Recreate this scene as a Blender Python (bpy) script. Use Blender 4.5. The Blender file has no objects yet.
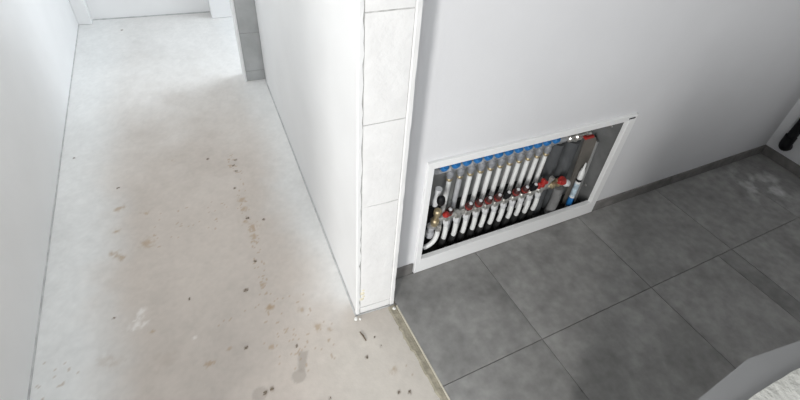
import bpy, math, random
import numpy as np
from mathutils import Matrix, Vector, noise

random.seed(7)
scene = bpy.context.scene
C = scene.collection

# ------------------------------------------------------------------ camera
cam_d = bpy.data.cameras.new('camera')
cam = bpy.data.objects.new('camera', cam_d)
C.objects.link(cam)
right = Vector((0.88604, -0.45036, 0.10999))
down = Vector((-0.21698, -0.61251, -0.76010))
fwd = Vector((0.40969, 0.64962, -0.64043))
m = Matrix((right, -down, -fwd)).transposed().to_4x4()
m.translation = Vector((0, 0, 1.6))
cam.matrix_world = m
cam_d.sensor_width = 36.0
cam_d.lens = 450.35 / 800 * 36
cam_d.shift_x = (400 - 431.45) / 800
cam_d.shift_y = (168.09 - 200) / 800
cam_d.clip_start = 0.02
scene.camera = cam

# ------------------------------------------------------------------ world, lights, exposure
world = bpy.data.worlds.new('overcast_sky')
scene.world = world
world.use_nodes = True
bg = world.node_tree.nodes['Background']
bg.inputs['Color'].default_value = (0.90, 0.95, 1.0, 1)
bg.inputs['Strength'].default_value = 0.55


def area(name, loc, target, sx, sy, power, col=(1, 1, 1)):
    l = bpy.data.lights.new(name, 'AREA')
    l.shape = 'RECTANGLE'
    l.size, l.size_y, l.energy, l.color = sx, sy, power, col
    o = bpy.data.objects.new(name, l)
    C.objects.link(o)
    o.location = loc
    d = Vector(target) - Vector(loc)
    o.rotation_euler = d.to_track_quat('-Z', 'Y').to_euler()
    return o


# tall side window behind the camera on the hall side
area('side_window_light', (-2.3, -1.95, 1.5), (0.6, 1.0, 0.4), 0.42, 1.9, 120, (1.0, 0.985, 0.96))
# broad fill light added behind the camera, brightens the tiled room
area('front_fill_light', (-0.9, -2.6, 1.6), (0.2, 1.5, 0.3), 2.4, 1.6, 44, (0.95, 0.975, 1.0))
# fill light added under the hall ceiling, without a fitting
area('hall_fill_light', (-0.2, 2.2, 2.44), (-0.2, 2.2, 0), 0.5, 2.4, 21, (0.98, 0.985, 0.99))
# side room daylight entering at the end of the hall
area('end_window_light', (1.45, 3.4, 1.3), (-0.3, 3.2, 0.2), 0.9, 1.6, 27, (0.88, 0.94, 1.0))

vs = scene.view_settings
vs.view_transform = 'Standard'
vs.look = 'None'
vs.exposure = -0.12
vs.gamma = 1.0
vs.use_curve_mapping = False


# ------------------------------------------------------------------ materials
def mat(name, col, rough=0.6, metal=0.0, spec=0.5, var=0.0, vscale=8, bump=0.0, bscale=40, col2=None,
        trans=0.0, coat=0.0, detail=4):
    M = bpy.data.materials.new(name)
    M.use_nodes = True
    nt = M.node_tree
    b = nt.nodes['Principled BSDF']
    b.inputs['Base Color'].default_value = (*col, 1)
    b.inputs['Roughness'].default_value = rough
    b.inputs['Metallic'].default_value = metal
    b.inputs['Specular IOR Level'].default_value = spec
    b.inputs['Transmission Weight'].default_value = trans
    b.inputs['Coat Weight'].default_value = coat
    tc = nt.nodes.new('ShaderNodeTexCoord')
    if var or col2:
        n = nt.nodes.new('ShaderNodeTexNoise')
        n.inputs['Scale'].default_value = vscale
        n.inputs['Detail'].default_value = detail
        nt.links.new(tc.outputs['Object'], n.inputs['Vector'])
        r = nt.nodes.new('ShaderNodeValToRGB')
        c2 = col2 or tuple(min(1, c * (1 + var)) for c in col)
        c1 = col if col2 else tuple(c * (1 - var) for c in col)
        r.color_ramp.elements[0].position = 0.35
        r.color_ramp.elements[1].position = 0.65
        r.color_ramp.elements[0].color = (*c1, 1)
        r.color_ramp.elements[1].color = (*c2, 1)
        nt.links.new(n.outputs['Fac'], r.inputs['Fac'])
        nt.links.new(r.outputs['Color'], b.inputs['Base Color'])
    if bump:
        n2 = nt.nodes.new('ShaderNodeTexNoise')
        n2.inputs['Scale'].default_value = bscale
        n2.inputs['Detail'].default_value = 5
        nt.links.new(tc.outputs['Object'], n2.inputs['Vector'])
        bp = nt.nodes.new('ShaderNodeBump')
        bp.inputs['Strength'].default_value = bump
        bp.inputs['Distance'].default_value = 0.01
        nt.links.new(n2.outputs['Fac'], bp.inputs['Height'])
        nt.links.new(bp.outputs['Normal'], b.inputs['Normal'])
    return M


MW = mat('white_wall_paint', (0.74, 0.745, 0.76), 0.7, var=0.02, vscale=2.5, bump=0.05, bscale=60)
MWH = mat('hall_wall_plaster', (0.81, 0.815, 0.815), 0.75, var=0.02, vscale=3, bump=0.08, bscale=40)
MBLOCK = mat('aerated_block_white', (0.79, 0.79, 0.785), 0.9, var=0.03, vscale=14, bump=0.2, bscale=55)
MSEAM = mat('rough_seam_mortar', (0.50, 0.50, 0.49), 0.95, var=0.2, vscale=30, bump=0.6, bscale=70)
MGBLOCK = mat('grey_block', (0.43, 0.44, 0.44), 0.9, var=0.08, vscale=10, bump=0.3, bscale=60)
MDARKJ = mat('grey_joint', (0.24, 0.24, 0.24), 0.95, var=0.1, vscale=20)
MEDGE = mat('grey_edge_strip', (0.45, 0.455, 0.455), 0.9, var=0.15, vscale=20)
MCEIL = mat('ceiling_white', (0.8, 0.8, 0.79), 0.9)
MTRIM = mat('cream_trim', (0.60, 0.57, 0.48), 0.5, var=0.08, vscale=30)
MMORT = mat('olive_mortar', (0.31, 0.285, 0.225), 0.95, var=0.18, vscale=25, bump=0.6, bscale=60)
MGROUT = mat('dark_grout', (0.15, 0.15, 0.144), 0.95, var=0.1)
MFRAME = mat('white_powder_coat', (0.90, 0.905, 0.905), 0.4, bump=0.02, bscale=120)
MGALV = mat('galvanised_steel', (0.42, 0.43, 0.43), 0.5, metal=0.3, var=0.15, vscale=12)
MNICK = mat('nickel_brass', (0.66, 0.65, 0.62), 0.3, metal=0.75, var=0.2, vscale=60)
MBRASS = mat('aged_brass', (0.60, 0.50, 0.32), 0.38, metal=0.8, var=0.15, vscale=40)
MADAPT = mat('mid_grey_adapter', (0.27, 0.28, 0.30), 0.4, var=0.3, vscale=60)
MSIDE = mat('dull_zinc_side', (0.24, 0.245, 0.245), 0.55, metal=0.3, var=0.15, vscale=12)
MRING = mat('red_ring', (0.26, 0.025, 0.02), 0.4)
MPIPE = mat('white_pex', (0.83, 0.84, 0.83), 0.35, var=0.03, vscale=30)
MGPLAS = mat('grey_plastic', (0.45, 0.46, 0.48), 0.45, var=0.1, vscale=30)
MLPLAS = mat('light_grey_plastic', (0.66, 0.67, 0.68), 0.4, var=0.06, vscale=30)
MBLUE = mat('blue_plastic', (0.02, 0.17, 0.46), 0.4)
MRED = mat('red_plastic', (0.42, 0.03, 0.025), 0.4)
MDRED = mat('dark_red_plastic', (0.06, 0.022, 0.02), 0.4, var=0.1, vscale=40)
MBLK = mat('black_plastic', (0.008, 0.008, 0.009), 0.5, spec=0.25)
MSLEEVE = mat('black_sleeve', (0.02, 0.02, 0.02), 0.7)
MINS = mat('dark_foam_insulation', (0.085, 0.09, 0.095), 0.85, var=0.12, vscale=20, bump=0.15, bscale=60)
MINSL = mat('grey_foam_insulation', (0.20, 0.20, 0.20), 0.85, var=0.12, vscale=20, bump=0.15, bscale=60)
MPLATE = mat('brown_grey_plate', (0.20, 0.185, 0.165), 0.6, metal=0.2, var=0.12, vscale=10)
MCLEAR = mat('clear_sight_glass', (0.75, 0.78, 0.8), 0.15, trans=0.4)
MPGREY = mat('grey_body', (0.25, 0.253, 0.257), 0.75, var=0.03, vscale=6)
MYEL = mat('dried_foam', (0.78, 0.73, 0.58), 0.9, var=0.08, vscale=40, bump=0.4)
MWOOD = mat('splinter_wood', (0.12, 0.09, 0.06), 0.8, var=0.2, vscale=60)
MCRUMB = mat('plaster_crumb', (0.82, 0.82, 0.80), 0.9, bump=0.3)
MDIRT = mat('dry_mortar_crumb', (0.15, 0.12, 0.09), 0.95, var=0.3, vscale=50)


def tile_mat(name, base, dusty=True):
    M = bpy.data.materials.new(name)
    M.use_nodes = True
    nt = M.node_tree
    b = nt.nodes['Principled BSDF']
    b.inputs['Roughness'].default_value = 0.5
    b.inputs['Specular IOR Level'].default_value = 0.35
    g = nt.nodes.new('ShaderNodeNewGeometry')
    oi = nt.nodes.new('ShaderNodeObjectInfo')
    add = nt.nodes.new('ShaderNodeVectorMath'); add.operation = 'MULTIPLY_ADD'
    add.inputs[1].default_value = (1, 1, 1)
    sc = nt.nodes.new('ShaderNodeVectorMath'); sc.operation = 'SCALE'
    sc.inputs[0].default_value = (7, 11, 3)
    nt.links.new(oi.outputs['Random'], sc.inputs['Scale'])
    nt.links.new(g.outputs['Position'], add.inputs[0])
    nt.links.new(sc.outputs['Vector'], add.inputs[2])

    def noi(scale, det, dist=0.0):
        n = nt.nodes.new('ShaderNodeTexNoise')
        n.inputs['Scale'].default_value = scale
        n.inputs['Detail'].default_value = det
        n.inputs['Distortion'].default_value = dist
        nt.links.new(add.outputs['Vector'], n.inputs['Vector'])
        return n
    n1 = noi(4.5, 6, 0.6)
    r1 = nt.nodes.new('ShaderNodeValToRGB')
    lo = tuple(c * 0.78 for c in base)
    hi = tuple(c * 1.18 for c in base)
    r1.color_ramp.elements[0].position = 0.3
    r1.color_ramp.elements[1].position = 0.72
    r1.color_ramp.elements[0].color = (*lo, 1)
    r1.color_ramp.elements[1].color = (*hi, 1)
    nt.links.new(n1.outputs['Fac'], r1.inputs['Fac'])
    n2 = noi(22, 4)
    mx = nt.nodes.new('ShaderNodeMix'); mx.data_type = 'RGBA'; mx.blend_type = 'OVERLAY'
    mx.inputs['Factor'].default_value = 0.4
    nt.links.new(r1.outputs['Color'], mx.inputs['A'])
    nt.links.new(n2.outputs['Fac'], mx.inputs['B'])
    out = mx.outputs['Result']
    if dusty:      # plaster dust left near the far corner
        sub = nt.nodes.new('ShaderNodeVectorMath'); sub.operation = 'DISTANCE'
        sub.inputs[1].default_value = (2.86, 0.80, 0.0)
        nt.links.new(g.outputs['Position'], sub.inputs[0])
        mr = nt.nodes.new('ShaderNodeMapRange')
        mr.inputs['From Min'].default_value = 0.27
        mr.inputs['From Max'].default_value = 0.05
        nt.links.new(sub.outputs['Value'], mr.inputs['Value'])
        n3 = nt.nodes.new('ShaderNodeTexNoise')
        n3.inputs['Scale'].default_value = 9
        n3.inputs['Detail'].default_value = 5
        nt.links.new(g.outputs['Position'], n3.inputs['Vector'])
        r3 = nt.nodes.new('ShaderNodeMapRange')
        r3.inputs['From Min'].default_value = 0.47
        r3.inputs['From Max'].default_value = 0.68
        nt.links.new(n3.outputs['Fac'], r3.inputs['Value'])
        mu = nt.nodes.new('ShaderNodeMath'); mu.operation = 'MULTIPLY'
        nt.links.new(mr.outputs['Result'], mu.inputs[0])
        nt.links.new(r3.outputs['Result'], mu.inputs[1])
        m2 = nt.nodes.new('ShaderNodeMix'); m2.data_type = 'RGBA'
        m2.inputs['B'].default_value = (0.72, 0.72, 0.73, 1)
        nt.links.new(mu.outputs['Value'], m2.inputs['Factor'])
        nt.links.new(out, m2.inputs['A'])
        out = m2.outputs['Result']
    nt.links.new(out, b.inputs['Base Color'])
    bp = nt.nodes.new('ShaderNodeBump')
    bp.inputs['Strength'].default_value = 0.06
    bp.inputs['Distance'].default_value = 0.01
    nt.links.new(n2.outputs['Fac'], bp.inputs['Height'])
    nt.links.new(bp.outputs['Normal'], b.inputs['Normal'])
    return M


MTILE = tile_mat('grey_cement_tile', (0.285, 0.283, 0.275))
MTILED = tile_mat('darker_strip_tone', (0.235, 0.234, 0.228), False)
MSKIRT = tile_mat('skirting_cement_tile', (0.20, 0.192, 0.185), False)


# ------------------------------------------------------------------ mesh helpers
class MB:
    """collects simple solids into one mesh"""
    def __init__(s):
        s.v, s.f = [], []

    def add(s, v, f):
        o = len(s.v)
        s.v += [tuple(p) for p in v]
        s.f += [tuple(i + o for i in q) for q in f]
        return s

    def box(s, x0, x1, y0, y1, z0, z1):
        v = [(x, y, z) for z in (z0, z1) for y in (y0, y1) for x in (x0, x1)]
        return s.add(v, [(0, 2, 3, 1), (4, 5, 7, 6), (0, 1, 5, 4), (2, 6, 7, 3), (0, 4, 6, 2), (1, 3, 7, 5)])

    def bbox(s, x0, x1, y0, y1, z0, z1, b=0.002):
        """box with chamfered edges"""
        import itertools
        v, idx = [], {}
        lim = [(x0, x1), (y0, y1), (z0, z1)]
        for c in itertools.product((0, 1), repeat=3):
            for a in range(3):
                p = []
                for k in range(3):
                    q = lim[k][c[k]]
                    if k != a:
                        q += b if c[k] == 0 else -b
                    p.append(q)
                idx[(c, a)] = len(v)
                v.append(p)
        f = []
        for a in range(3):
            o = [k for k in range(3) if k != a]
            for sd in (0, 1):
                loop = []
                for q in ((0, 0), (1, 0), (1, 1), (0, 1)):
                    c = [0] * 3
                    c[a] = sd; c[o[0]] = q[0]; c[o[1]] = q[1]
                    loop.append(idx[(tuple(c), a)])
                f.append(loop)
        for a in range(3):          # edges parallel to a
            o = [k for k in range(3) if k != a]
            for q in itertools.product((0, 1), repeat=2):
                c0 = [0] * 3; c1 = [0] * 3
                c1[a] = 1
                for c in (c0, c1):
                    c[o[0]], c[o[1]] = q
                c0, c1 = tuple(c0), tuple(c1)
                f.append([idx[(c0, o[0])], idx[(c1, o[0])], idx[(c1, o[1])], idx[(c0, o[1])]])
        for c in itertools.product((0, 1), repeat=3):
            f.append([idx[(c, 0)], idx[(c, 1)], idx[(c, 2)]])
        return s.add(v, f)

    def prism(s, pts, z0, z1):
        n = len(pts)
        v = [(x, y, z0) for x, y in pts] + [(x, y, z1) for x, y in pts]
        f = [tuple(reversed(range(n))), tuple(range(n, 2 * n))]
        f += [(i, (i + 1) % n, n + (i + 1) % n, n + i) for i in range(n)]
        return s.add(v, f)

    def lathe(s, base, axis, prof, n=16):
        """prof: (distance along axis, radius)"""
        ax = Vector(axis).normalized()
        t = Vector((0, 0, 1)) if abs(ax.z) < 0.9 else Vector((1, 0, 0))
        u = ax.cross(t).normalized(); w = ax.cross(u)
        v, f = [], []
        for d, r in prof:
            for i in range(n):
                a = 2 * math.pi * i / n
                v.append(Vector(base) + ax * d + (u * math.cos(a) + w * math.sin(a)) * r)
        for k in range(len(prof) - 1):
            for i in range(n):
                j = (i + 1) % n
                f.append((k * n + i, k * n + j, (k + 1) * n + j, (k + 1) * n + i))
        f.append(tuple(reversed(range(n))))
        f.append(tuple(range((len(prof) - 1) * n, len(prof) * n)))
        return s.add(v, f)

    def tube(s, pts, r, n=12):
        pts = [Vector(p) for p in pts]
        rs = r if isinstance(r, (list, tuple)) else [r] * len(pts)
        v, f = [], []
        u = None
        for k, p in enumerate(pts):
            a = pts[max(k - 1, 0)]; b = pts[min(k + 1, len(pts) - 1)]
            d = (b - a).normalized()
            if u is None:
                t = Vector((0, 0, 1)) if abs(d.z) < 0.9 else Vector((1, 0, 0))
                u = d.cross(t).normalized()
            u = (u - d * u.dot(d)).normalized()
            w = d.cross(u)
            for i in range(n):
                an = 2 * math.pi * i / n
                v.append(p + (u * math.cos(an) + w * math.sin(an)) * rs[k])
        for k in range(len(pts) - 1):
            for i in range(n):
                j = (i + 1) % n
                f.append((k * n + i, k * n + j, (k + 1) * n + j, (k + 1) * n + i))
        f.append(tuple(reversed(range(n))))
        f.append(tuple(range((len(pts) - 1) * n, len(pts) * n)))
        return s.add(v, f)

    def build(s, name, M, parent=None, smooth=False, origin=None):
        me = bpy.data.meshes.new(name)
        o0 = Vector(origin) if origin else Vector((0, 0, 0))
        me.from_pydata([tuple(Vector(p) - o0) for p in s.v], [], s.f)
        me.materials.append(M)
        import bmesh
        bm = bmesh.new(); bm.from_mesh(me)
        bmesh.ops.recalc_face_normals(bm, faces=bm.faces)
        bm.to_mesh(me); bm.free()
        if smooth:
            me.shade_smooth()
            me.set_sharp_from_angle(angle=math.radians(40))
        o = bpy.data.objects.new(name, me)
        C.objects.link(o)
        if parent:
            o.parent = parent
            o.matrix_parent_inverse = Matrix.Translation(parent.location).inverted()
        o.location = o0
        return o


def tag(o, label, cat, group=None, kind=None):
    o['label'] = label
    o['category'] = cat
    if group: o['group'] = group
    if kind: o['kind'] = kind
    return o


def thing(name, loc, label, cat, group=None, kind=None):
    o = bpy.data.objects.new(name, None)
    o.empty_display_size = 0.05
    C.objects.link(o)
    o.location = loc
    return tag(o, label, cat, group, kind)


def arc(p0, pc, p1, n=8):
    p0, pc, p1 = Vector(p0), Vector(pc), Vector(p1)
    return [p0 * (1 - t) ** 2 + pc * 2 * t * (1 - t) + p1 * t * t for t in [i / n for i in range(n + 1)]]


ZS = -0.012      # screed level, tiles are laid one tile thickness higher
YW = 1.03        # plane of the manifold wall
CH = 2.5         # ceiling height

# ------------------------------------------------------------------ screed floor of the hall
stains = [(-0.061, 2.1, 0.0104, 0), (0.067, 2.047, 0.0108, 0), (0.05, 2.005, 0.0095, 0), (0.057, 1.956, 0.0098, 0), (0.03, 1.829, 0.0098, 0), (0.047, 1.732, 0.0139, 1), (0.045, 1.668, 0.0139, 1), (0.05, 1.604, 0.0108, 0), (0.116, 1.568, 0.0095, 0), (0.066, 1.537, 0.0221, 1), (0.055, 1.478, 0.013, 1), (-0.36, 1.794, 0.0126, 1), (-0.355, 1.603, 0.0215, 1), (-0.465, 2.01, 0.0085, 0), (-0.461, 1.86, 0.0171, 1), (-0.472, 1.721, 0.0117, 1), (-0.48, 1.589, 0.0152, 1), (-0.45, 1.554, 0.0108, 1), (-0.227, 2.141, 0.0095, 1), (-0.472, 1.574, 0.0117, 1), (0.034, 1.342, 0.0108, 0), (-0.025, 1.21, 0.0108, 0), (0.04, 1.209, 0.0098, 1), (-0.228, 1.25, 0.0067, 0), (-0.477, 1.267, 0.0054, 0), (-0.358, 1.155, 0.0076, 1), (0.043, 1.092, 0.0149, 1), (-0.068, 0.962, 0.0089, 0), (-0.119, 0.984, 0.0067, 1), (-0.036, 0.777, 0.0098, 0), (-0.016, 0.779, 0.0098, 0), (-0.384, 1.259, 0.0139, 2), (-0.401, 1.204, 0.0206, 2), (-0.225, 1.072, 0.0067, 2), (-0.189, 0.951, 0.0134, 1), (-0.321, 1.024, 0.0292, 4), (-0.499, 1.103, 0.0197, 4), (-0.47, 1.082, 0.0197, 4), (-0.04, 0.772, 0.0098, 0), (-0.055, 0.779, 0.0264, 3), (0.194, 0.944, 0.0152, 1), (0.317, 0.756, 0.0076, 0), (0.044, 1.097, 0.0121, 1), (0.098, 0.898, 0.0076, 0), (0.373, 0.817, 0.0054, 0), (0.38, 0.775, 0.0054, 0), (0.409, 0.577, 0.0085, 0), (0.39, 0.667, 0.0112, 1), (0.016, 0.929, 0.0085, 1), (0.152, 0.671, 0.0067, 0), (0.374, 0.593, 0.0067, 0), (-0.655, 2.315, 0.0063, 0), (-0.443, 3.828, 0.0102, 0), (0.227, 0.912, 0.0076, 1), (0.077, 0.976, 0.0076, 1), (0.031, 1.584, 0.013, 1), (0.146, 1.039, 0.0117, 1), (0.077, 0.786, 0.026, 3), (0.10, 0.84, 0.0, 5)]

rng = np.random.default_rng(5)


def vnoise(X, Y, scale, seed):
    """smooth value noise on arrays"""
    r = np.random.default_rng(seed)
    T = r.random((256, 256))
    x = X * scale + 100.3; y = Y * scale + 100.7
    xi = np.floor(x).astype(int); yi = np.floor(y).astype(int)
    fx = x - xi; fy = y - yi
    fx = fx * fx * (3 - 2 * fx); fy = fy * fy * (3 - 2 * fy)
    a = T[xi % 256, yi % 256]; b = T[(xi + 1) % 256, yi % 256]
    c = T[xi % 256, (yi + 1) % 256]; d = T[(xi + 1) % 256, (yi + 1) % 256]
    return (a * (1 - fx) + b * fx) * (1 - fy) + (c * (1 - fx) + d * fx) * fy


def sstep(a, b, x):
    t = np.clip((x - a) / (b - a), 0, 1)
    return t * t * (3 - 2 * t)


xs = np.concatenate([np.arange(-0.76, 0.5201, 0.0065), [0.7, 1.0, 1.5]])
ys = np.concatenate([[-2.6, -1.6, -0.8, -0.2], np.arange(0.2, 2.4, 0.0065), np.arange(2.4, 4.1, 0.015)])
# only the hall part is wide; right of the partition the screed runs below the tiles
X, Y = np.meshgrid(xs, ys)
nx, ny = len(xs), len(ys)
verts = np.stack([X, Y, np.full_like(X, ZS)], -1).reshape(-1, 3)
ii = np.arange(nx * ny).reshape(ny, nx)
faces = np.stack([ii[:-1, :-1], ii[:-1, 1:], ii[1:, 1:], ii[1:, :-1]], -1).reshape(-1, 4)
me = bpy.data.meshes.new('floor')
me.from_pydata(verts.tolist(), [], faces.tolist())
n1 = vnoise(X, Y, 3.0, 1) * 0.5 + vnoise(X, Y, 7.0, 2) * 0.3 + vnoise(X, Y, 17, 3) * 0.2
n2 = vnoise(X, Y, 30, 4) * 0.6 + vnoise(X, Y, 75, 5) * 0.4
n3 = vnoise(X, Y, 11, 6)
nf = vnoise(X, Y, 80, 12) * 0.6 + vnoise(X, Y, 150, 13) * 0.4
warm = np.array([0.47, 0.425, 0.385]); white = np.array([0.66, 0.67, 0.665])
xl = -0.71; xr = 0.339 + (Y - 0.93) * 0.0237
wl = 1 - sstep(0.10, 0.34, X - xl + (n1 - 0.5) * 0.16)
wr = (1 - sstep(0.04, 0.26, xr - X + (n1 - 0.5) * 0.22)) * sstep(0.86, 1.1, Y + (n3 - .5) * .1)
wf = sstep(1.7, 3.6, Y + (n1 - 0.5) * 0.9)
w = np.clip(1 - (1 - wl * 0.95) * (1 - wr * 0.8) * (1 - wf * 0.75), 0, 1)
col = warm[None, None] * (1 - w[..., None]) + white[None, None] * w[..., None]
col *= (1 + (n1 - 0.5) * 0.20 + (n2 - 0.5) * 0.10 + (nf - 0.5) * 0.10)[..., None]
pale = np.array([0.58, 0.55, 0.50])
wn = (sstep(0.0, 0.3, X) * (1 - sstep(0.75, 1.05, Y)))[..., None] * 0.7
col = col * (1 - wn) + pale * (1 + (n2 - .5) * .15)[..., None] * wn
scol = {0: (0.13, 0.095, 0.065), 1: (0.34, 0.245, 0.15), 2: (0.78, 0.77, 0.75), 3: (0.31, 0.28, 0.25), 4: (0.40, 0.34, 0.29)}
samt = {0: 0.85, 1: 0.62, 2: 0.5, 3: 0.62, 4: 0.3}
for sx, sy, sr, st in stains:
    if st == 5:
        q = np.array([(0.097, 0.877), (0.13, 0.863), (0.10, 0.795), (0.078, 0.80)])
        ins = np.ones_like(X)
        for k in range(4):
            a, b = q[k], q[(k + 1) % 4]
            e = b - a
            dd = (e[1] * (X - a[0]) - e[0] * (Y - a[1])) / np.hypot(*e)
            ins = np.minimum(ins, sstep(-0.004, 0.004, -dd if st != 5 else dd * -1))
        # orientation of the quad is clockwise
        ins2 = np.ones_like(X)
        for k in range(4):
            a, b = q[k], q[(k + 1) % 4]
            e = b - a
            dd = (e[1] * (X - a[0]) - e[0] * (Y - a[1])) / np.hypot(*e)
            ins2 = np.minimum(ins2, sstep(-0.004, 0.004, dd))
        k_ = np.maximum(ins, ins2) * 0.72
        cc = np.array(scol[3])
    else:
        d = np.hypot(X - sx, Y - sy) / sr
        if st == 3:
            k_ = (1 - sstep(0.85, 1.05, d)) * samt[st]
        elif st in (1, 4, 2):
            k_ = (1 - sstep(0.1, 1.6, d + (nf - 0.5) * 2.4)) * samt[st]
        else:
            k_ = (1 - sstep(0.35, 0.95, d + (n2 - .5) * 0.6)) * samt[st]
        cc = np.array(scol[st])
    col = col * (1 - k_[..., None]) + cc * k_[..., None]
# streak of rusty specks that runs down the middle of the hall
sp = (nf > 0.70) & (np.abs(X - 0.05 - (Y - 1.7) * 0.03 - (n1 - 0.5) * 0.1) < 0.022) & (Y > 1.15) & (Y < 2.1)
sp |= (nf > 0.80) & (vnoise(X, Y, 5, 9) > 0.66) & (Y < 1.8)
col[sp] = col[sp] * 0.5 + np.array([0.30, 0.20, 0.11]) * 0.5
ca = me.color_attributes.new('screed_colour', 'FLOAT_COLOR', 'POINT')
buf = np.ones((nx * ny, 4), np.float32); buf[:, :3] = np.clip(col.reshape(-1, 3), 0, 1)
ca.data.foreach_set('color', buf.ravel())
MF = mat('screed', (0.5, 0.5, 0.5), 0.75, bump=0.12, bscale=45, spec=0.4)
a = MF.node_tree.nodes.new('ShaderNodeVertexColor'); a.layer_name = 'screed_colour'
MF.node_tree.links.new(a.outputs['Color'], MF.node_tree.nodes['Principled BSDF'].inputs['Base Color'])
me.materials.append(MF)
floor = bpy.data.objects.new('floor', me); C.objects.link(floor)
tag(floor, 'bare pale screed floor of the hallway with brown stains and white dust', 'floor', kind='structure')

# ------------------------------------------------------------------ tiled floor
ft = thing('floor_tiled', (2, 0, -0.012), 'grey square cement-look tile floor of the side room', 'floor', kind='structure')
MB().box(0.53, 3.3, -1.3, YW, -0.1, -0.0115 + 0.0065).build('grout_bed', MGROUT, ft)
sh = -0.05
yj = [1.022, 0.543, -0.07, -0.685, -1.215]
xj = [0.5205, 0.967, 1.592, 2.185, 2.795, 3.25]
G = 0.0012


def jx(x, y): return x + sh * (y - 0.55)


for r in range(len(yj) - 1):
    cells = [(xj[i], xj[i + 1], MTILE) for i in range(len(xj) - 1)]
    if r == 1:      # narrow strip in a darker tone beside the third joint
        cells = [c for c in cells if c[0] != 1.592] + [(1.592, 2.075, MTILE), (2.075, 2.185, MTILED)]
    for a0, a1, mm in cells:
        y1, y0 = yj[r] - (0 if r == 0 else G), yj[r + 1] + G
        e0 = G if a0 > 0.6 else 0.0
        lip = random.uniform(-0.0003, 0.0003)
        b = 0.0008
        p = [(jx(a0, y0) + e0, y0), (jx(a1, y0) - G, y0), (jx(a1, y1) - G, y1), (jx(a0, y1) + e0, y1)]
        q = [(p[0][0] + b, p[0][1] + b), (p[1][0] - b, p[1][1] + b), (p[2][0] - b, p[2][1] - b), (p[3][0] + b, p[3][1] - b)]
        v = [(x, y, -0.010) for x, y in p] + [(x, y, -b + lip) for x, y in p] + [(x, y, lip) for x, y in q]
        f = [(3, 2, 1, 0), (8, 9, 10, 11)]
        for k in range(4):
            n_ = (k + 1) % 4
            f += [(k, n_, 4 + n_, 4 + k), (4 + k, 4 + n_, 8 + n_, 8 + k)]
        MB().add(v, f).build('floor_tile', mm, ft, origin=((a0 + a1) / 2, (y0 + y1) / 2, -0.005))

# edge trim bar and the strip of mortar beside it
tb = MB()
xa, xb = jx(0.5195, 0.9), jx(0.5195, -2.0)
tb.add([(xa - .004, .905, ZS), (xa, .905, ZS), (xb, -2, ZS), (xb - .004, -2, ZS),
        (xa - .004, .905, .001), (xa, .905, .001), (xb, -2, .001), (xb - .004, -2, .001)],
       [(0, 1, 2, 3), (4, 5, 6, 7), (0, 1, 5, 4), (1, 2, 6, 5), (2, 3, 7, 6), (3, 0, 4, 7)])
tag(tb.build('trim_1', MTRIM), 'thin cream edge bar between screed and grey tiles', 'trim', kind='structure')
mb = MB()
N = 180
L, Rr = [], []
for i in range(N + 1):
    y = 0.915 - i / N * 2.4
    wdt = 0.031 - 0.006 * min(1, max(0, (0.8 - y) / 0.3)) + (noise.noise((0, y * 14, 3)) * 0.007 + noise.noise((5, y * 55, 3)) * 0.007)
    xr_ = jx(0.5155, y)
    L.append((xr_ - max(0.008, wdt), y)); Rr.append((xr_, y))
v = []
for i in range(N + 1):
    v += [(L[i][0], L[i][1], ZS), (L[i][0] + 0.006, L[i][1], ZS + 0.0045), (Rr[i][0], Rr[i][1], ZS + 0.006), (Rr[i][0], Rr[i][1], ZS)]
f = []
for i in range(N):
    for k in range(4):
        f.append((i * 4 + k, i * 4 + (k + 1) % 4, i * 4 + 4 + (k + 1) % 4, i * 4 + 4 + k))
mb.add(v, f)
tag(mb.build('trim_2', MMORT), 'ragged olive-grey mortar strip along the cream edge bar', 'trim', kind='structure')

# ------------------------------------------------------------------ hall walls
wl_ = MB().add([(-0.705, 0.05, ZS), (-0.717, 4.12, ZS), (-0.83, 4.12, ZS), (-0.83, 0.05, ZS),
                (-0.705, 0.05, CH), (-0.717, 4.12, CH), (-0.83, 4.12, CH), (-0.83, 0.05, CH)],
               [(0, 1, 2, 3), (4, 5, 6, 7), (0, 1, 5, 4), (1, 2, 6, 5), (2, 3, 7, 6), (3, 0, 4, 7)])
wl_ = wl_.build('wall_left', MWH)
tag(wl_, 'smooth white plastered wall along the left side of the hallway', 'wall', kind='structure')
MB().add([(-0.705, 0.05, ZS), (-0.717, 3.97, ZS), (-0.712, 3.97, ZS), (-0.700, 0.05, ZS),
          (-0.705, 0.05, ZS + .004), (-0.717, 3.97, ZS + .004), (-0.712, 3.97, ZS + .004), (-0.700, 0.05, ZS + .004)],
         [(0, 1, 2, 3), (4, 5, 6, 7), (0, 1, 5, 4), (1, 2, 6, 5), (2, 3, 7, 6), (3, 0, 4, 7)]).build('edge_strip', MEDGE, wl_)
wf_ = thing('wall_far', (0, 4.05, ZS), 'white wall closing the far end of the hallway with side nibs', 'wall', kind='structure')
MB().box(-0.83, 1.7, 4.055, 4.18, ZS, CH).build('wall_face', MWH, wf_)
MB().bbox(-0.7165, -0.632, 3.975, 4.054, ZS, CH, .004).build('nib', MWH, wf_)
MB().bbox(0.185, 1.7, 3.915, 4.054, ZS, CH, .004).build('nib', MWH, wf_)
MB().box(-0.632, 0.185, 4.045, 4.0545, ZS, ZS + .005).build('edge_strip', MEDGE, wf_)

# partition between hall and tiled room: its raw end faces the camera
P0, P1, P2, P3 = (0.339, 0.937), (0.494, 0.926), (0.535, 2.84), (0.384, 2.84)
wp = thing('wall_partition', (0.43, 1.8, ZS), 'white partition wall with raw block end beside the heating cabinet', 'wall', kind='structure')
MB().prism([(0.342, 0.945), (0.490, 0.936), P2, P3], ZS, CH).build('wall_core', MWH, wp)
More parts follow.
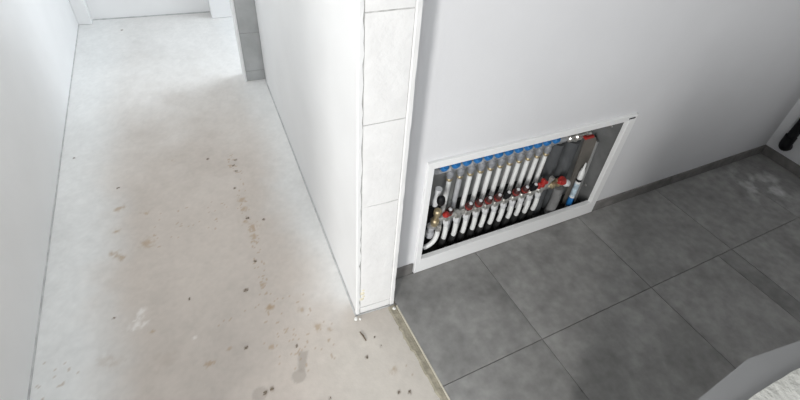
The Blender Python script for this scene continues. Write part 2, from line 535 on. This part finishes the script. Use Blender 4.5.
# plaster coat of the hall side, slightly wavy front edge
def coat(name, xl0, xl1, M, seed, yfront, amp):
    b = MB(); n = 90; v = []; f = []
    for i in range(n + 1):
        z = ZS + (CH - ZS) * i / n
        w_ = noise.noise((seed, z * 22, 0)) * amp + noise.noise((seed, z * 60, 4)) * amp * 0.6
        v += [(xl0, yfront + .002, z), (xl0 + .003, yfront - .001, z), (xl1 + w_, yfront - .001 + noise.noise((seed, z * 30, 9)) * .0015, z), (xl1 + w_, yfront + .016, z), (xl0, yfront + .016, z)]
    for i in range(n):
        for k in range(5):
            f.append((i * 5 + k, i * 5 + (k + 1) % 5, i * 5 + 5 + (k + 1) % 5, i * 5 + 5 + k))
    b.add(v, f)
    return b.build(name, M, wp)


coat('plaster_edge', 0.339, 0.3525, MWH, 1, 0.932, 0.006)
coat('plaster_edge', 0.4785, 0.494, MBLOCK, 2, 0.9235, 0.003)
MB().add([(0.352, 0.9345, ZS), (0.482, 0.928, ZS), (0.482, 0.945, ZS), (0.352, 0.95, ZS), (0.352, 0.9345, CH), (0.482, 0.928, CH), (0.482, 0.945, CH), (0.352, 0.95, CH)],
         [(0, 1, 2, 3), (4, 5, 6, 7), (0, 1, 5, 4), (1, 2, 6, 5), (2, 3, 7, 6), (3, 0, 4, 7)]).build('seam_mortar', MSEAM, wp)
zz = [ZS, 0.028, 0.582, 0.897, 1.206, 1.52, 1.83, 2.14, CH]
for k in range(len(zz) - 1):
    b = MB()
    z0, z1 = zz[k] + .0018, zz[k + 1] - .0018
    dy = random.uniform(-.0008, .0008)
    # rough front face, slightly tilted joints
    nxk, nzk = 8, max(2, int((z1 - z0) / 0.03))
    v, f = [], []
    for i in range(nzk + 1):
        for j in range(nxk + 1):
            t, s_ = j / nxk, i / nzk
            x = 0.3565 + (0.4765 - 0.3565) * t
            z = z0 + (z1 - z0) * s_ + (t - .5) * 0.006 * (k in (2, 3, 4))
            y = 0.9318 - 0.0065 * t + dy + noise.noise((x * 25, z * 25, k)) * .0012
            if i in (0, nzk) or j in (0, nxk): y += .0015
            v.append((x, y, z))
    W_ = nxk + 1
    for i in range(nzk):
        for j in range(nxk):
            f.append((i * W_ + j, i * W_ + j + 1, (i + 1) * W_ + j + 1, (i + 1) * W_ + j))
    b.add(v, f)
    o = len(b.v)
    ring = [j for j in range(W_)] + [i * W_ + nxk for i in range(1, nzk + 1)] + [nzk * W_ + j for j in range(nxk - 1, -1, -1)] + [i * W_ for i in range(nzk - 1, 0, -1)]
    b.v += [(b.v[i][0], 0.95, b.v[i][2]) for i in ring]
    for q in range(len(ring)):
        q2 = (q + 1) % len(ring)
        b.f.append((ring[q], ring[q2], o + q2, o + q))
    b.build('block', MBLOCK, wp, smooth=True)
b = MB()
for px, pz, pr in ((0.366, 0.12, .012), (0.370, 0.10, .009), (0.362, 0.085, .010), (0.368, 0.14, .007)):
    b.lathe((px, 0.934, pz), (0, -1, 0), [(0, pr), (.0022, pr * .8), (.003, pr * .3)], 9)
b.build('foam_dab', MYEL, wp, smooth=True)
MB().add([(0.3335, 0.93, ZS), (0.339, 0.93, ZS), (0.384, 2.84, ZS), (0.377, 2.84, ZS),
          (0.3345, 0.93, ZS + .003), (0.339, 0.93, ZS + .005), (0.384, 2.84, ZS + .005), (0.378, 2.84, ZS + .003)],
         [(0, 1, 2, 3), (4, 5, 6, 7), (0, 1, 5, 4), (1, 2, 6, 5), (2, 3, 7, 6), (3, 0, 4, 7)]).build('edge_strip', MEDGE, wp)
MB().add([(0.334, 0.928, ZS), (0.494, 0.917, ZS), (0.494, 0.922, ZS), (0.334, 0.933, ZS),
          (0.334, 0.929, ZS + .004), (0.494, 0.918, ZS + .004), (0.494, 0.922, ZS + .004), (0.334, 0.933, ZS + .004)],
         [(0, 1, 2, 3), (4, 5, 6, 7), (0, 1, 5, 4), (1, 2, 6, 5), (2, 3, 7, 6), (3, 0, 4, 7)]).build('edge_strip', MEDGE, wp)

# grey block pier at the narrowing of the hall
pier = thing('wall_pier', (0.33, 2.9, ZS), 'grey block pier with white plaster edge halfway down the hallway', 'wall', kind='structure')
MB().box(0.268, 0.56, 2.852, 2.95, ZS, CH).build('joint_core', MDARKJ, pier)
for z0, z1 in ((ZS, .058), (.058, .318), (.318, .57), (.57, .82), (.82, 1.07), (1.07, 1.32), (1.32, 1.57), (1.57, 1.82), (1.82, 2.07), (2.07, 2.32), (2.32, CH)):
    MB().bbox(0.267, 0.56, 2.8485, 2.949, z0 + .001, z1 - .001, .002).build('block', MGBLOCK, pier)
MB().bbox(0.2535, 0.2665, 2.843, 2.96, ZS, CH, .002).build('plaster_edge', MWH, pier)

# manifold wall with the cabinet opening
OX0, OX1, OZ0, OZ1 = 0.645, 1.645, 0.018, 0.602
wb = MB()
wb.box(0.494, OX0, YW, YW + .14, 0, CH).box(OX1, 3.33, YW, YW + .14, 0, CH)
wb.box(OX0, OX1, YW, YW + .14, OZ1, CH).box(OX0, OX1, YW, YW + .14, -0.02, OZ0)
wb.box(0.494, 3.33, YW + .141, YW + .2, -0.02, CH)
tag(wb.build('wall_back', MW), 'white painted wall that holds the recessed heating cabinet', 'wall', kind='structure')
tag(MB().box(3.195, 3.33, -2.6, YW, -0.02, CH).build('wall_right', MW), 'white wall at the far right of the tiled room', 'wall', kind='structure')
tag(MB().box(0.52, 3.33, -1.35, -1.22, -0.02, CH).build('wall_rear', MW), 'white wall closing the tiled room behind the camera', 'wall', kind='structure')  # unseen wall, added to keep the tiled room darker
tag(MB().box(-0.83, 3.33, -2.6, 4.18, CH, CH + .1).build('ceiling', MCEIL), 'plain white ceiling over hallway and tiled room', 'ceiling', kind='structure')

# skirting tiles
bb = thing('baseboard_back', (2.4, YW, 0), 'low grey tile skirting under the white cabinet wall', 'baseboard', kind='structure')
for x0, x1 in ((0.497, 0.6235), (1.664, 2.265), (2.267, 2.868), (2.870, 3.1945)):
    MB().bbox(x0, x1, 1.0215, YW - .0003, 0.0005, 0.064, .0012).build('skirting_tile', MSKIRT, bb, origin=((x0 + x1) / 2, 1.026, .03))
br = thing('baseboard_right', (3.19, 0, 0), 'low grey tile skirting along the right wall', 'baseboard', kind='structure')
for y1, y0 in ((1.021, 0.42), (0.418, -0.18), (-0.182, -0.78), (-0.782, -1.215)):
    MB().bbox(3.1855, 3.1947, y0, y1, 0.0005, 0.064, .0012).build('skirting_tile', MSKIRT, br, origin=(3.19, (y0 + y1) / 2, .03))

# parapet stub close to the camera, lower right
pp = thing('wall_near', (0.95, -.1, -.012), 'low parapet with grey edge and rough white block top', 'wall', kind='structure')
MB().prism([(0.52, 0.044), (0.592, 0.0495), (0.745, 0.0585), (0.876, 0.0385), (1.6, -0.073), (1.6, -0.42), (0.52, -0.40)], 0.0, 0.9).build('grey_body', MPGREY, pp)  # body in one plain grey, darker than the block top
bk = MB(); n = 60
edge = [(0.54, 0.016)]
for i in range(n + 1):
    x = 0.55 + i / n * 1.04
    t = [(0.54, .016), (0.675, .013), (0.714, .013), (0.763, .011), (0.819, .007), (1.6, -0.11)]
    for k in range(len(t) - 1):
        if t[k][0] <= x <= t[k + 1][0]:
            y = t[k][1] + (t[k + 1][1] - t[k][1]) * (x - t[k][0]) / (t[k + 1][0] - t[k][0])
    edge.append((x, y + noise.noise((x * 40, 1, 1)) * .002 + noise.noise((x * 110, 1, 1)) * .0012))
bk.prism(edge + [(1.59, -0.40), (0.54, -0.39)], 0.895, 0.906)
bk.build('rough_block', mat('raw_block_top', (0.60, 0.60, 0.565), 0.95, var=0.12, vscale=22, bump=0.7, bscale=60), pp)

# ------------------------------------------------------------------ manifold cabinet
cab = thing('manifold_cabinet', (1.145, 1.09, 0.005), 'white framed recessed heating cabinet standing open in the wall', 'cabinet')
FX0, FX1, FZ0, FZ1, FY = 0.629, 1.662, 0.004, 0.618, 1.016
IX0, IX1, IZ0, IZ1 = 0.655, 1.620, 0.086, 0.589
yb = YW - .0005
# mitred rails
def rail(a, b, c, d):
    """outer a,b and inner c,d corner points (x,z)"""
    q = [a, b, c, d]
    cx = sum(p[0] for p in q) / 4; cz = sum(p[1] for p in q) / 4
    e = .0016
    v = [(x, yb, z) for x, z in q] + [(x, FY + e, z) for x, z in q]
    for x, z in q:
        v.append((x + (e if x < cx else -e) * (abs(x - cx) < .3 or 0), FY, z + (e if z < cz else -e) * (abs(z - cz) < .3 or 0)))
    f = [(0, 1, 2, 3), (8, 9, 10, 11)]
    for k in range(4):
        n_ = (k + 1) % 4
        f += [(k, n_, 4 + n_, 4 + k), (4 + k, 4 + n_, 8 + n_, 8 + k)]
    return MB().add(v, f).build('frame_rail', MFRAME, cab)


rail((FX0, FZ0), (FX1, FZ0), (IX1, IZ0), (IX0, IZ0))
rail((FX1, FZ1), (FX0, FZ1), (IX0, IZ1), (IX1, IZ1))
rail((FX0, FZ1), (FX0, FZ0), (IX0, IZ0), (IX0, IZ1))
rail((FX1, FZ0), (FX1, FZ1), (IX1, IZ1), (IX1, IZ0))
RY = 1.038
MB().box(IX0 - .001, IX1 + .001, yb, RY, IZ0 - .003, IZ0).build('frame_return', MFRAME, cab)
MB().box(IX0 - .001, IX1 + .001, yb, RY, IZ1, IZ1 + .003).build('frame_return', MFRAME, cab)
MB().box(IX0 - .003, IX0, yb, RY, IZ0, IZ1).build('frame_return', MFRAME, cab)
MB().box(IX1, IX1 + .003, yb, RY, IZ0, IZ1).build('frame_return', MFRAME, cab)
BY = 1.165
MB().box(OX0 + .002, OX1 - .002, BY, BY + .003, OZ0, OZ1 - .002).build('back_panel', MGALV, cab)
MB().bbox(1.31, OX1 - .006, BY - .0015, BY - .0004, OZ0 + .006, OZ1 - .01, .0003).build('dark_backing', MSIDE, cab)  # thin sheet that darkens the right part of the back panel
MB().bbox(OX0 + .006, 1.30, BY - .012, BY - .0005, OZ0 + .006, .235, .002).build('dark_backing', MSLEEVE, cab)  # black sheet added to darken the back behind the lower pipes
MB().box(OX0 + .001, OX0 + .004, RY + .001, BY, OZ0, OZ1 - .002).build('side_panel', MSIDE, cab)
MB().box(OX1 - .004, OX1 - .001, RY + .001, BY, OZ0, OZ1 - .002).build('side_panel', MSIDE, cab)
MB().box(OX0 + .001, OX1 - .001, RY, BY, OZ1 - .006, OZ1 - .003).build('top_panel', MGALV, cab)
MB().box(OX0 + .001, OX1 - .001, RY, BY, OZ0 + .001, OZ0 + .004).build('bottom_panel', MSLEEVE, cab)
for z in (0.13, 0.50):
    MB().lathe((OX1 - .004, 1.10, z), (-1, 0, 0), [(0, .006), (.003, .0055), (.004, .003)], 10).build('screw', MNICK, cab, smooth=True)
MB().box(1.612, 1.650, FY - .0008, FY + .001, .599, .606).build('name_plate', MBLK, cab)
o_ = cab.children[-1]; o_['label'] = 'small dark printed plate'
LOOPS = [0.787 + 0.0492 * k for k in range(11)]
YU, ZU = 1.105, 0.492      # upper bar
YL, ZL = 1.078, 0.238      # lower bar

# upper (return) manifold with blue valve caps
up = thing('return_manifold', (1.05, YU, ZU), 'upper grey heating manifold bar with row of blue valve caps', 'manifold')
MB().lathe((0.70, YU, ZU), (1, 0, 0), [(0, .013), (.004, .016), (.66, .016), (.664, .013)], 18).build('bar', MGPLAS, up, smooth=True)
capv = MB().lathe((0, 0, 0), (0, -.62, .78), [(.030, .0125), (.034, .0165), (.054, .0155), (.058, .012)], 16)
bodv = MB().lathe((0, 0, 0), (0, -.62, .78), [(.008, .013), (.022, .015), (.031, .011)], 14)
nutv = MB().lathe((0, 0, 0), (0, 0, -1), [(.012, .012), (.018, .0155), (.040, .0165), (.050, .0130), (.056, .0125)], 10)
ferv = MB().lathe((0, 0, 0), (0, 0, -1), [(.0562, .0125), (.058, .0140), (.066, .0140), (.068, .0118), (.071, .0112)], 8)
colv = MB().lathe((0, 0, 0), (1, 0, 0), [(-.0105, .017), (-.009, .0205), (.009, .0205), (.0105, .017)], 18)


def inst(proto, name, parent, loc, label=None):
    o = bpy.data.objects.new(name, proto.data)
    C.objects.link(o)
    o.parent = parent
    o.location = Vector(loc) - parent.location if parent.parent is None else loc
    if label: o['label'] = label
    return o


def family(mbv, name, M, parent, locs, label=None):
    first = mbv.build(name, M, None, smooth=True)
    first.parent = parent
    first.location = Vector(locs[0]) - parent.location
    if label: first['label'] = label
    return [first] + [inst(first, name, parent, l, label) for l in locs[1:]]


ul = [(x, YU, ZU) for x in LOOPS]
family(capv, 'valve_cap', MBLUE, up, [(x, YU, ZU) for x in [0.737] + LOOPS], 'blue plastic valve cap')
family(bodv, 'valve_body', MADAPT, up, [(x, YU, ZU) for x in [0.737] + LOOPS])
family(nutv, 'adapter', MADAPT, up, ul)
family(ferv, 'compression_nut', MBRASS, up, ul)
family(colv, 'bar_segment', MADAPT, up, [(x, YU, ZU) for x in LOOPS])
# right ball valve of the upper bar
bv = MB().lathe((1.364, YU - .012, ZU + .008), (1, 0, 0), [(0, .012), (.006, .018), (.022, .018), (.026, .013), (.04, .013), (.046, .020), (.07, .020), (.076, .014), (.10, .014), (.104, .021), (.125, .021), (.128, .016)], 14)
bv.build('ball_valve', MNICK, up, smooth=True)
hd = MB().lathe((1.445, YU - .03, ZU + .012), (0, -.8, .6), [(0, .007), (.012, .007)], 8)
hd.bbox(1.425, 1.478, YU - .058, YU - .040, ZU + .016, ZU + .028, .003)
hd.build('valve_handle', MRED, up)
up.children[-1]['label'] = 'red lever handle'
# left end: air vent with black knob
MB().lathe((0.718, YU - .03, 0.335), (0, -.12, 1), [(0, .012), (.02, .015), (.04, .015), (.045, .011), (.07, .012), (.10, .014)], 12).build('end_fitting', MLPLAS, up, smooth=True)
MB().lathe((0.722, YU - .065, 0.375), (-.25, -.3, 1), [(0, .009), (.006, .015), (.022, .0175), (.040, .0165), (.050, .011), (.054, .005)], 14).build('vent_cap', MBLK, up, smooth=True)
up.children[-1]['label'] = 'black air vent knob'

# lower (flow) manifold with red rimmed flow meters
lo = thing('flow_manifold', (1.05, YL, ZL), 'lower grey heating manifold bar with red rimmed flow meters', 'manifold')
MB().lathe((0.715, YL, ZL), (1, 0, 0), [(0, .010), (.004, .0125), (.645, .0125), (.649, .010)], 18).build('bar', MNICK, lo, smooth=True)
family(colv, 'bar_segment', MNICK, lo, [(x, YL, ZL) for x in LOOPS])
redx = [x for k, x in enumerate(LOOPS) if k not in (1, 6, 9, 10)]
blkx = [LOOPS[k] for k in (6, 9)]
ax = (0, -.30, .95)
fm = MB().lathe((0, 0, 0), ax, [(.016, .011), (.030, .012), (.033, .0155), (.062, .0150), (.066, .0125), (.067, .010), (.062, .0095)], 16)
ring = MB().lathe((0, 0, 0), ax, [(.034, .0160), (.036, .0172), (.043, .0172), (.045, .0160)], 16)
dot = MB().lathe((0, 0, 0), ax, [(.060, .0088), (.069, .0078), (.072, .004)], 12)
fl = family(fm, 'flow_meter', MDRED, lo, [(x, YL, ZL) for x in redx], 'dark red flow meter')
fb = family(MB().lathe((0, 0, 0), ax, [(.016, .011), (.030, .012), (.033, .0155), (.062, .0150), (.066, .0125), (.067, .010), (.062, .0095)], 16), 'flow_meter', MBLK, lo, [(x, YL, ZL) for x in blkx], 'black flow meter')
rg = ring.build('ring', MRING, None, smooth=True); rg.parent = fl[0]
dg = dot.build('sight_glass', MLPLAS, None, smooth=True); dg.parent = fl[0]
for k, o in enumerate(fl[1:] + fb):
    for src in ((rg, dg) if k < len(fl) - 1 else (dg,)):
        c = src.copy(); C.objects.link(c); c.parent = o
nutl = MB().lathe((0, 0, 0), (0, -.25, -.97), [(.012, .013), (.018, .0150), (.034, .0150), (.037, .011), (.046, .0108)], 8)
family(nutl, 'compression_nut', MLPLAS, lo, [(x, YL, ZL) for x in LOOPS])
# red T key at the right end, ball valve with red lever
tk = MB().lathe((1.262, YL - .012, .262), (0, -.3, .95), [(0, .008), (.035, .008)], 10)
tk.bbox(1.235, 1.290, YL - .036, YL - .020, .296, .310, .004)
tk.bbox(1.252, 1.268, YL - .04, YL - .018, .285, .330, .004)
tk.build('drain_key', MRED, lo)
lo.children[-1]['label'] = 'red T-shaped drain key'
MB().lathe((1.288, YL - .026, .27), (.12, -.2, 1), [(0, .008), (.05, .008), (.056, .011), (.07, .011)], 10).build('drain_spout', MNICK, lo, smooth=True)
MB().lathe((1.34, YL - .004, ZL + .008), (1, 0, .1), [(0, .014), (.004, .020), (.018, .020), (.022, .015), (.036, .016), (.04, .021), (.065, .021), (.07, .016)], 14).build('ball_valve', MBRASS, lo, smooth=True)
hv = MB().lathe((1.377, YL - .018, .262), (0, -.5, .86), [(0, .008), (.02, .008)], 8)
hv.lathe((1.377, YL - .028, .280), (0, -.5, .86), [(0, .016), (.004, .022), (.014, .022), (.018, .014)], 10)
hv.bbox(1.352, 1.378, YL - .046, YL - .030, .284, .300, .004)
hv.build('valve_handle', MRED, lo, smooth=True)
lo.children[-1]['label'] = 'round red valve handle'
MB().lathe((1.398, YL - .03, .262), (.3, -.7, .6), [(0, .012), (.008, .017), (.024, .017), (.03, .01)], 10).build('thermometer', MLPLAS, lo, smooth=True)
# left end: brass drain valve, red cap, grey fittings
MB().lathe((0.726, YL - .010, .222), (0, -.12, 1), [(0, .014), (.016, .018), (.034, .018), (.04, .012), (.07, .013), (.076, .017), (.094, .017), (.1, .011)], 10).build('drain_valve', MBRASS, lo, smooth=True)
MB().lathe((0.752, YL - .03, .290), (.5, -.6, .6), [(0, .010), (.004, .013), (.018, .013), (.022, .009)], 12).build('drain_cap', MRED, lo, smooth=True)
MB().lathe((0.712, YL - .005, .150), (0, -.1, 1), [(0, .014), (.008, .019), (.03, .019), (.034, .014), (.055, .014), (.06, .018), (.075, .018)], 8).build('end_fitting', MGPLAS, lo, smooth=True)
# steel brackets that carry both bars
for k, x in enumerate((0.834, 1.318)):
    br_ = thing('wall_bracket', (x, 1.15, .18), 'grey steel bracket holding the bars between the ' + ('leftmost pipes' if k == 0 else 'last pipe and insulated pipes'), 'bracket', 'manifold brackets')
    MB().bbox(x - .010, x + .010, 1.141, 1.1645 - .012, .17, .55, .001).build('upright', MGALV, br_)
    MB().bbox(x - .008, x + .008, YU + .0205, 1.1405, ZU - .022, ZU + .022, .001).build('arm', MGALV, br_)
    MB().bbox(x - .008, x + .008, YL + .0205, 1.1405, ZL - .022, ZL + .022, .001).build('arm', MGALV, br_)

# heating pipes: upper row runs down behind the lower bar, lower row curves to the floor
ordn = ['first', 'second', 'third', 'fourth', 'fifth', 'sixth', 'seventh', 'eighth', 'ninth', 'tenth', 'eleventh']
for k, x in enumerate(LOOPS):
    y0 = YU
    pth = [(x, y0, .424), (x, y0 + .001, .38), (x - .001, y0 + .004, .28), (x, y0 + .012, .16), (x, y0 + .018, .09)]
    t = thing('heating_pipe', (x, y0, .03), ('grey' if k == 1 else 'white') + ' plastic pipe under the blue caps, ' + ordn[k] + ' from left', 'pipe', 'upper row of heating pipes')
    ms = MB().tube(pth, .0108 if k != 10 else .010, 12)
    ms.build('hose', MGPLAS if k == 1 else MPIPE, t, smooth=True)
    MB().tube([(x, y0 + .018, .0905), (x, y0 + .02, .026)], .0135, 10).build('sleeve', MSLEEVE, t, smooth=True)
for k, x in enumerate(LOOPS):
    r = random.uniform(-.003, .003)
    t = thing('heating_pipe', (x, YL, .03), 'white plastic pipe curving down from the lower bar, ' + ordn[k] + ' from left', 'pipe', 'lower row of heating pipes')
    ptop = Vector((x, YL - .0105, ZL - .044))
    pth = arc(ptop, ptop + Vector((r, -.003, -.045)), (x + .004 + r, YL - .003, .108), 8)
    MB().tube(pth, .0112, 12).build('hose', MPIPE, t, smooth=True)
    MB().tube([(x + .004 + r, YL - .0028, .1075), (x + .005, YL + .010, .026)], .0138, 10).build('sleeve', MSLEEVE, t, smooth=True)
t = thing('heating_pipe', (0.70, 1.075, .03), 'thick white pipe bending left in the lower left cabinet corner', 'pipe')
MB().tube(arc((0.750, 1.070, .180), (0.752, 1.062, .105), (0.694, 1.074, .082), 10), .011, 12).build('hose', MPIPE, t, smooth=True)
MB().lathe((0.750, 1.070, .1805), (0, 0, 1), [(0, .014), (.02, .014), (.022, .010), (.034, .010)], 8).build('compression_nut', MNICK, t, smooth=True)

# insulated feed pipes on the right
ip = thing('insulated_pipe', (1.36, 1.125, .024), 'dark foam insulated riser pipe left of the two, beside the last white pipe', 'pipe', 'insulated risers')
MB().tube([(1.360, 1.131, .024), (1.360, 1.131, .30), (1.362, 1.131, .455)], .032, 18).build('insulation', MINS, ip, smooth=True)
MB().lathe((1.362, 1.128, .4552), (0, 0, 1), [(0, .014), (.015, .014)], 12).build('pipe_end', MNICK, ip, smooth=True)
ip = thing('insulated_pipe', (1.46, 1.115, .024), 'dark foam insulated riser pipe under the upper red valve', 'pipe', 'insulated risers')
MB().tube([(1.446, 1.128, .024), (1.446, 1.128, .30), (1.448, 1.127, .452)], .035, 18).build('insulation', MINS, ip, smooth=True)
MB().lathe((1.448, 1.12, .4525), (0, 0, 1), [(0, .014), (.018, .014)], 12).build('pipe_end', MNICK, ip, smooth=True)
ip = thing('insulated_pipe', (1.40, 1.06, .034), 'short grey foam insulated pipe bending down below the round red valve', 'pipe')
MB().tube(arc((1.398, 1.066, .222), (1.408, 1.060, .150), (1.402, 1.072, .045), 10), .023, 18).build('insulation', MINSL, ip, smooth=True)

# sealant cartridge leaning in the right side
ca_ = thing('sealant_tube', (1.522, 1.066, .034), 'slim white tube with blue printed base standing in the cabinet', 'tube')
cx, cy, r = 1.522, 1.066, .0135
MB().lathe((cx, cy, .034), (0, 0, 1), [(0, r - .002), (.003, r), (.245, r), (.250, r - .002), (.253, r - .005)], 20).build('tube', MPIPE, ca_, smooth=True)
MPB = mat('pale_blue_print', (0.50, 0.62, 0.70), 0.4, var=0.25, vscale=60)
for z, h, mm, lab in ((.062, .056, MBLUE, 'blue printed band'), (.130, .082, MPB, 'pale blue printed band'), (.226, .014, MBLK, 'black printed band')):
    o_ = MB().lathe((cx, cy, z), (0, 0, 1), [(0, r), (.0002, r + .0004), (h, r + .0004), (h + .0002, r)], 20).build('label_band', mm, ca_, smooth=True)
    o_['label'] = lab
MB().lathe((cx, cy, .2875), (0, 0, 1), [(0, .010), (.012, .0095), (.016, .006), (.050, .004)], 14).build('nozzle', MPIPE, ca_, smooth=True)

# brown grey cover plate leaning against the right side
pl = thing('cover_plate', (1.58, 1.10, .024), 'brown-grey cover plate with clipped corner leaning beside the white tube', 'plate')
pts = [(1.527, .024), (1.605, .024), (1.612, .405), (1.596, .43), (1.545, .452), (1.527, .45)]
v = [(x, 1.102 + (z * .05), z) for x, z in pts] + [(x, 1.108 + (z * .05), z) for x, z in pts]
MB().add(v, [(0, 1, 2, 3, 4, 5), (11, 10, 9, 8, 7, 6)] + [(i, (i + 1) % 6, 6 + (i + 1) % 6, 6 + i) for i in range(6)]).build('sheet', MPLATE, pl)
v = [(1.601, 1.094, .026), (1.609, 1.094, .026), (1.6155, 1.113, .405), (1.6075, 1.113, .405), (1.601, 1.1025, .026), (1.609, 1.1025, .026), (1.6155, 1.1215, .405), (1.6075, 1.1215, .405)]
MB().add(v, [(0, 1, 2, 3), (4, 5, 6, 7), (0, 1, 5, 4), (1, 2, 6, 5), (2, 3, 7, 6), (3, 0, 4, 7)]).build('folded_edge', MGALV, pl)

# ------------------------------------------------------------------ black waste pipe on the right wall
wpz = thing('waste_pipe', (3.16, 0.9, .1), 'black waste pipe with rounded elbow entering the far right wall', 'pipe')
MB().tube([(3.150, 0.925, .18), (3.150, 0.905, .95)], .028, 16).build('tube', MBLK, wpz, smooth=True)
MB().tube([(3.150, 0.9255, .215), (3.150, .9255, .175)] + [tuple(p) for p in arc((3.150, .9258, .17), (3.150, .926, .128), (3.196, .926, .128), 8)], .033, 16).build('elbow', MBLK, wpz, smooth=True)
MB().tube([tuple(p) for p in arc((3.150, .905, .9505), (3.150, .905, 1.0), (3.196, .905, 1.0), 8)], .033, 16).build('elbow', MBLK, wpz, smooth=True)

# ------------------------------------------------------------------ loose bits on the screed
def lump(name, loc, r, M, lab, cat, grp, seed, flat=.7):
    rr = random.Random(seed)
    v, f = [], []
    n, rings = 8, 4
    for i in range(rings + 1):
        ph = math.pi * i / rings
        for j in range(n):
            a_ = 2 * math.pi * j / n
            q = r * rr.uniform(.75, 1.2)
            v.append((q * math.sin(ph) * math.cos(a_), q * math.sin(ph) * math.sin(a_), max(-r * flat, -q * math.cos(ph) * flat)))
    for i in range(rings):
        for j in range(n):
            k = (j + 1) % n
            f.append((i * n + j, i * n + k, (i + 1) * n + k, (i + 1) * n + j))
    o = MB().add([(x + loc[0], y + loc[1], z + loc[2] + r * flat) for x, y, z in v], f).build(name, M, None, origin=loc)
    return tag(o, lab, cat, grp)


lump('plaster_crumb', (0.331, 0.915, ZS), .0085, MCRUMB, 'larger white plaster crumb at the left foot of the partition end', 'crumb', 'plaster crumbs', 1)
lump('plaster_crumb', (0.346, 0.908, ZS), .0055, MCRUMB, 'smaller white plaster crumb beside the larger one at the wall foot', 'crumb', 'plaster crumbs', 2)
lump('plaster_crumb', (0.486, 0.897, ZS + .005), .007, MCRUMB, 'white plaster crumb at the right foot of the partition end', 'crumb', 'plaster crumbs', 3)
tw = MB().tube([(0.327, 0.858, ZS + .004), (0.333, 0.838, ZS + .0045), (0.336, 0.815, ZS + .004)], [.002, .003, .002], 6)
tag(tw.build('wood_splinter', MWOOD, None, origin=(0.33, .84, ZS)), 'thin dark wood splinter lying on the screed before the wall end', 'splinter')
dm = MB()
rr = random.Random(11)
for sx, sy, sr, st in stains:
    if st == 0:
        for k in range(3):
            r_ = sr * rr.uniform(.18, .42)
            x_, y_ = sx + rr.uniform(-.6, .6) * sr, sy + rr.uniform(-.6, .6) * sr
            dm.lathe((x_, y_, ZS), (rr.uniform(-.2, .2), rr.uniform(-.2, .2), 1), [(0, r_), (r_ * .5, r_ * .8), (r_ * .8, r_ * .3)], 6)
tag(dm.build('dirt_specks', MDIRT), 'tiny dark crumbs of dirt scattered over the hallway screed', 'dirt', kind='stuff')
